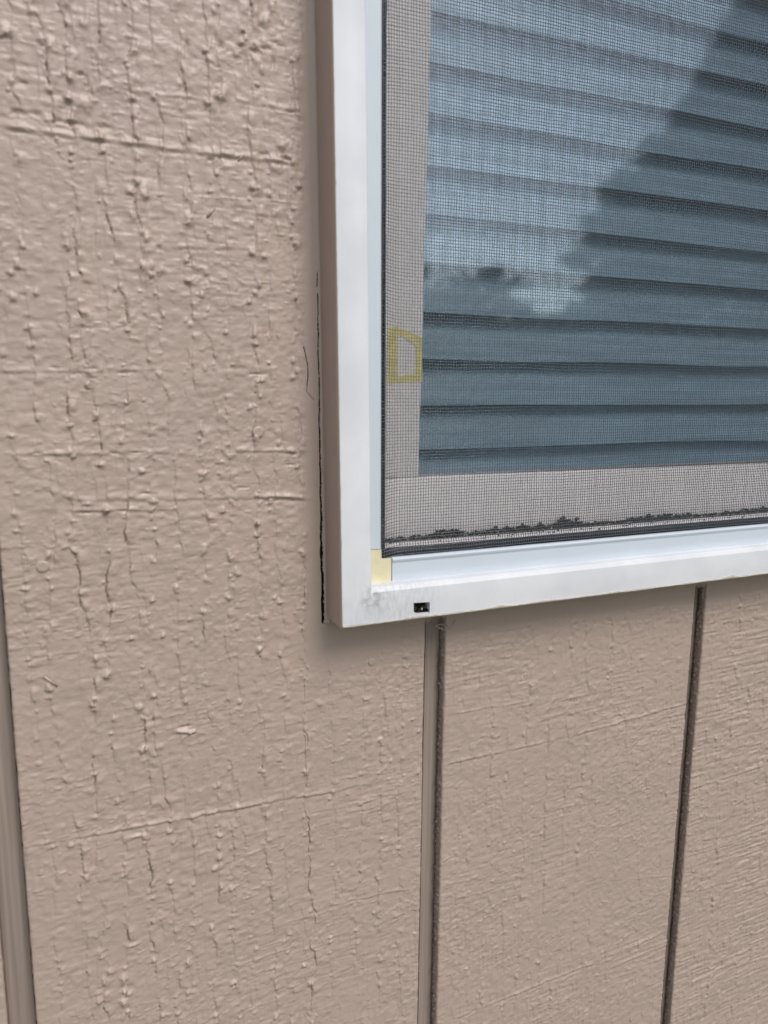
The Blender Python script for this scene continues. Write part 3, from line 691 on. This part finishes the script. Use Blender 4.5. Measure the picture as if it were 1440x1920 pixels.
pull = smst(0, .008, xb-x0m)*smst(0, .007, zb-z0m)
gy = -.0121 + .0014*pull + .00016*vn(xb, zb, .0017, .0045, 211) + .00016*vn(xb, zb, .0045, .0017, 212) + .0007*vn(xb, zb, .05, .04, 206)*pull
sg = np.where((gi+gj) % 2 == 0, 1.0, -1.0)
def strands(horizontal):
    s = -sg if horizontal else sg
    P = np.stack([gx, gy+s*.00013, gz], -1)
    if not horizontal: P = P.transpose(1, 0, 2)
    m, n, _ = P.shape; k = 4
    T = np.zeros_like(P); T[:, 1:-1] = P[:, 2:]-P[:, :-2]; T[:, 0] = P[:, 1]-P[:, 0]; T[:, -1] = P[:, -1]-P[:, -2]
    A = np.array([0, 1, 0.]); ring = []
    B = np.cross(T, A); B /= np.linalg.norm(B, axis=-1, keepdims=True)
    rv = RT*(1+.22*(np.random.RandomState(5).rand(m, n, 1)-.5)+.2*(np.random.RandomState(6).rand(m, 1, 1)-.5))
    for j in range(k):
        a = math.pi/4+j*math.pi/2
        ring.append(P + rv*(math.cos(a)*A + math.sin(a)*B))
    V = np.stack(ring, 2)                     # m, n, k, 3
    idx = np.arange(m*n*k).reshape(m, n, k)
    F = np.stack([idx[:, :-1], np.roll(idx[:, :-1], -1, 2), np.roll(idx[:, 1:], -1, 2), idx[:, 1:]], -1).reshape(-1, 4)
    return V.reshape(-1, 3), F
Va, Fa = strands(True); Vb, Fb = strands(False)
mesh_obj('mesh', np.concatenate([Va, Vb]), np.concatenate([Fa, Fb+len(Va)]), M_THREAD, scr, smooth=4)

# ------------------------------------------------------------------ moss and grit lying in the track
mb = MB(); rm = random.Random(12)
def pile(x): return max(0, float(np.interp(x, [.158, .165, .19, .205, .215, .222, .235, .255, .262, .275, .295, .305, .33, .345, .38, .40, .43, .47], [.2, .15, .35, .9, .8, .1, .8, .9, .4, 1.3, 1.1, .2, .2, .7, .7, .2, .3, .5]))*(.8+.7*edge_n(x, .004, 96)))
x = .158
while x < WX1-.04:
    d = pile(x)+.04
    for _ in range(int(2+6*d)):
        r = rm.uniform(.0003, .0011)
        y = rm.uniform(.0065, .0112); 
        blob(mb, (x+rm.uniform(-.001, .001), y, ZS+r*.6+rm.random()**1.6*.0040*d), (r*rm.uniform(.8, 1.8), r, r*rm.uniform(.6, 1.1)), 6, 4, .35, rm)
    if rm.random() < .35:
        r = rm.uniform(.0002, .0005); blob(mb, (x, rm.uniform(-.006, .006), ZS+r), (r*1.5, r, r), 5, 4, .3, rm)
    x += .0011
tag(mb.obj('moss', M_MOSS, None, smooth=4), 'dark moss and grit gathered along the bottom of the window track', 'moss', kind='stuff')
mb = MB(); P = []  # added black strand standing in for a thin shadow line in the track
for i in range(80):
    x = .158+(WX1-.2)*i/79; P.append((x, .0040+.0005*edge_n(x, .02, 97), ZS+.0004+.0003*edge_n(x, .01, 98)))
mb.tube(P, .00045, 6); tag(mb.obj('track_shadow_line', M_SPLINE, win, smooth=4))

# ------------------------------------------------------------------ blind and room behind the glass
bl = thing('window_blind', 'blue-grey horizontal slat blind hanging closed behind the window glass', 'blind')
PITCHB = .0275
mb = MB(); z = -.066; k = 0
while z < WZ1-.02:
    rings = []; ns = 9; tw = rr.uniform(-.05, .05)
    XS = np.linspace(.155, WX1-.03, 26)
    front = []; back = []
    for x in XS:
        sag = .0013*edge_n(x+k*.7, .09, 110+k)
        pr = []
        for i in range(ns+1):
            t = i/ns
            # convex slat face, lower lip tucked behind the next one
            yy = .0425 + .0132*t - .0022*math.sin(math.pi*t); zz = z + PITCHB*1.06*t
            pr.append((x, yy+tw*.01*(t-.5), zz+sag))
        rings.append(pr + [(p[0], p[1]+.0005, p[2]) for p in pr[::-1]])
    mb.sweep(rings); z += PITCHB; k += 1
mb.obj('slats', M_SLAT, bl, smooth=.9)
hb = MB(); hb.box(.150, WX1-.028, .036, .062, WZ1-.03, WZ1-.004); hb.obj('head_rail', M_SLAT, bl, smooth=None)
rb = MB(); rb.box(.155, WX1-.03, .046, .058, -.081, -.069); rb.obj('bottom_rail', M_SLAT, bl, smooth=None)
rm_ = MB()
X0, X1, Y0, Y1, Z0, Z1 = -1.3, 1.9, .0325, 2.6, ZB, ZT
rm_.add([(x, y, z) for x in (X0, X1) for y in (Y0, Y1) for z in (Z0, Z1)], [(0, 1, 3, 2), (4, 6, 7, 5), (0, 2, 6, 4), (2, 3, 7, 6), (1, 5, 7, 3)])
# inner wall with the window opening
ox0, ox1, oz0, oz1 = .150, WX1-.03, -.087, WZ1-.03
rm_.add([(X0, Y0, Z0), (X1, Y0, Z0), (X1, Y0, Z1), (X0, Y0, Z1), (ox0, Y0, oz0), (ox1, Y0, oz0), (ox1, Y0, oz1), (ox0, Y0, oz1)],
        [(0, 1, 5, 4), (1, 2, 6, 5), (2, 3, 7, 6), (3, 0, 4, 7)])
tag(rm_.obj('room', M_ROOM, None, smooth=None), kind='structure')

# ------------------------------------------------------------------ what stands behind the camera and shows in the glass
gm = MB(); gm.add([(-80, -120, 0), (80, -120, 0), (80, 60, 0), (-80, 60, 0)], [(0, 1, 2, 3)])
tag(gm.obj('ground', M_GRASS, None, smooth=None, raise_z=False), kind='structure')

def leaves(rs, n, pos_fn, size):
    V = np.zeros((n, 4, 3), np.float32)
    for i in range(n):
        p, dr = pos_fn(rs); d = Vector(dr).normalized(); s = d.cross(Vector((rs.uniform(-1, 1), rs.uniform(-1, 1), rs.uniform(.2, 1)))).normalized()
        L = size*rs.uniform(.6, 1.5); W = L*.34; p = Vector(p)
        V[i] = [p-d*L*.2, p+d*L*.4+s*W, p+d*L, p+d*L*.4-s*W]
    return V.reshape(-1, 3), np.arange(n*4).reshape(-1, 4)
def conifer(x, y, h, rad, label, seed):
    rs = random.Random(seed); t = thing('conifer_tree', label, 'tree'); t.location = (x, y, 0)
    tb = MB(); tb.tube([(0, 0, 0), (.03, 0, h*.4), (0, .02, h*.75), (0, 0, h*.98)], [h*.028, h*.02, h*.009, h*.002], 10)
    for i in range(46):
        z = h*(.12+.82*i/46); a = i*2.4; r = rad*(1-z/h)**.8*rs.uniform(.7, 1.0)
        tb.tube([(0, 0, z), (r*.5*math.cos(a), r*.5*math.sin(a), z+.05*r), (r*math.cos(a), r*math.sin(a), z-.16*r)], [.02, .012, .004], 5)
    tb.obj('trunk', M_BARK, t, raise_z=False)
    def pf(r):
        u = r.random()**.75; z = h*(.08+.92*u); k = int(z*7); a = r.uniform(0, 6.2832)
        R = rad*(1-z/h)**.8*(.78+.3*math.sin(a*5+k*1.7)*math.sin(k*2.1+a*2)) ; q = R*math.sqrt(r.uniform(.12, 1))
        return (q*math.cos(a), q*math.sin(a), z-.18*q+r.gauss(0, .04)), (math.cos(a), math.sin(a), r.uniform(-.7, .1))
    V, F = leaves(rs, 26000, pf, .19)
    mesh_obj('crown', V, F, M_LEAF, t, raise_z=False)
conifer(8.0, -6.6, 6.2, 4.5, 'dark evergreen tree mirrored in the right half of the window glass', 31)
def bush(x0, x1, y, h, d, label, seed, name='hedge', cat='hedge', n=12000):
    rs = random.Random(seed); t = thing(name, label, cat); t.location = ((x0+x1)/2, y, 0); L = (x1-x0)/2
    tb = MB()
    for i in range(int(max(3, L*2))):
        x = -L+2*L*(i+.5)/int(max(3, L*2)); tb.tube([(x, 0, 0), (x+rs.uniform(-.1, .1), rs.uniform(-.1, .1), h*.45), (x+rs.uniform(-.3, .3), rs.uniform(-.2, .2), h*.85)], [.04, .025, .008], 6)
    tb.obj('stem', M_BARK, t, raise_z=False)
    def pf(r):
        x = r.uniform(-L, L); hh = h*(.86+.10*math.sin(x*1.9+seed)+.06*math.sin(x*5.3)); u = r.random(); z = hh*u
        w_ = d*(1-.5*u*u)*math.sqrt(max(.05, 1-(abs(x)/L)**6)); y_ = r.choice((-1, 1))*w_*math.sqrt(r.random())
        return (x, y_, z), (r.uniform(-1, 1), r.uniform(-1, 1), r.uniform(-.2, 1))
    V, F = leaves(rs, n, pf, .17)
    mesh_obj('foliage', V, F, M_LEAF, t, raise_z=False)
bush(2.5, 18, -9.5, 2.75, .8, 'long leafy hedge mirrored low across the window glass', 5)
bush(3.2, 6.6, -8.3, 2.95, .8, 'rounded dark shrub mirrored at the left of the window glass', 8, 'shrub', 'shrub', 5000)
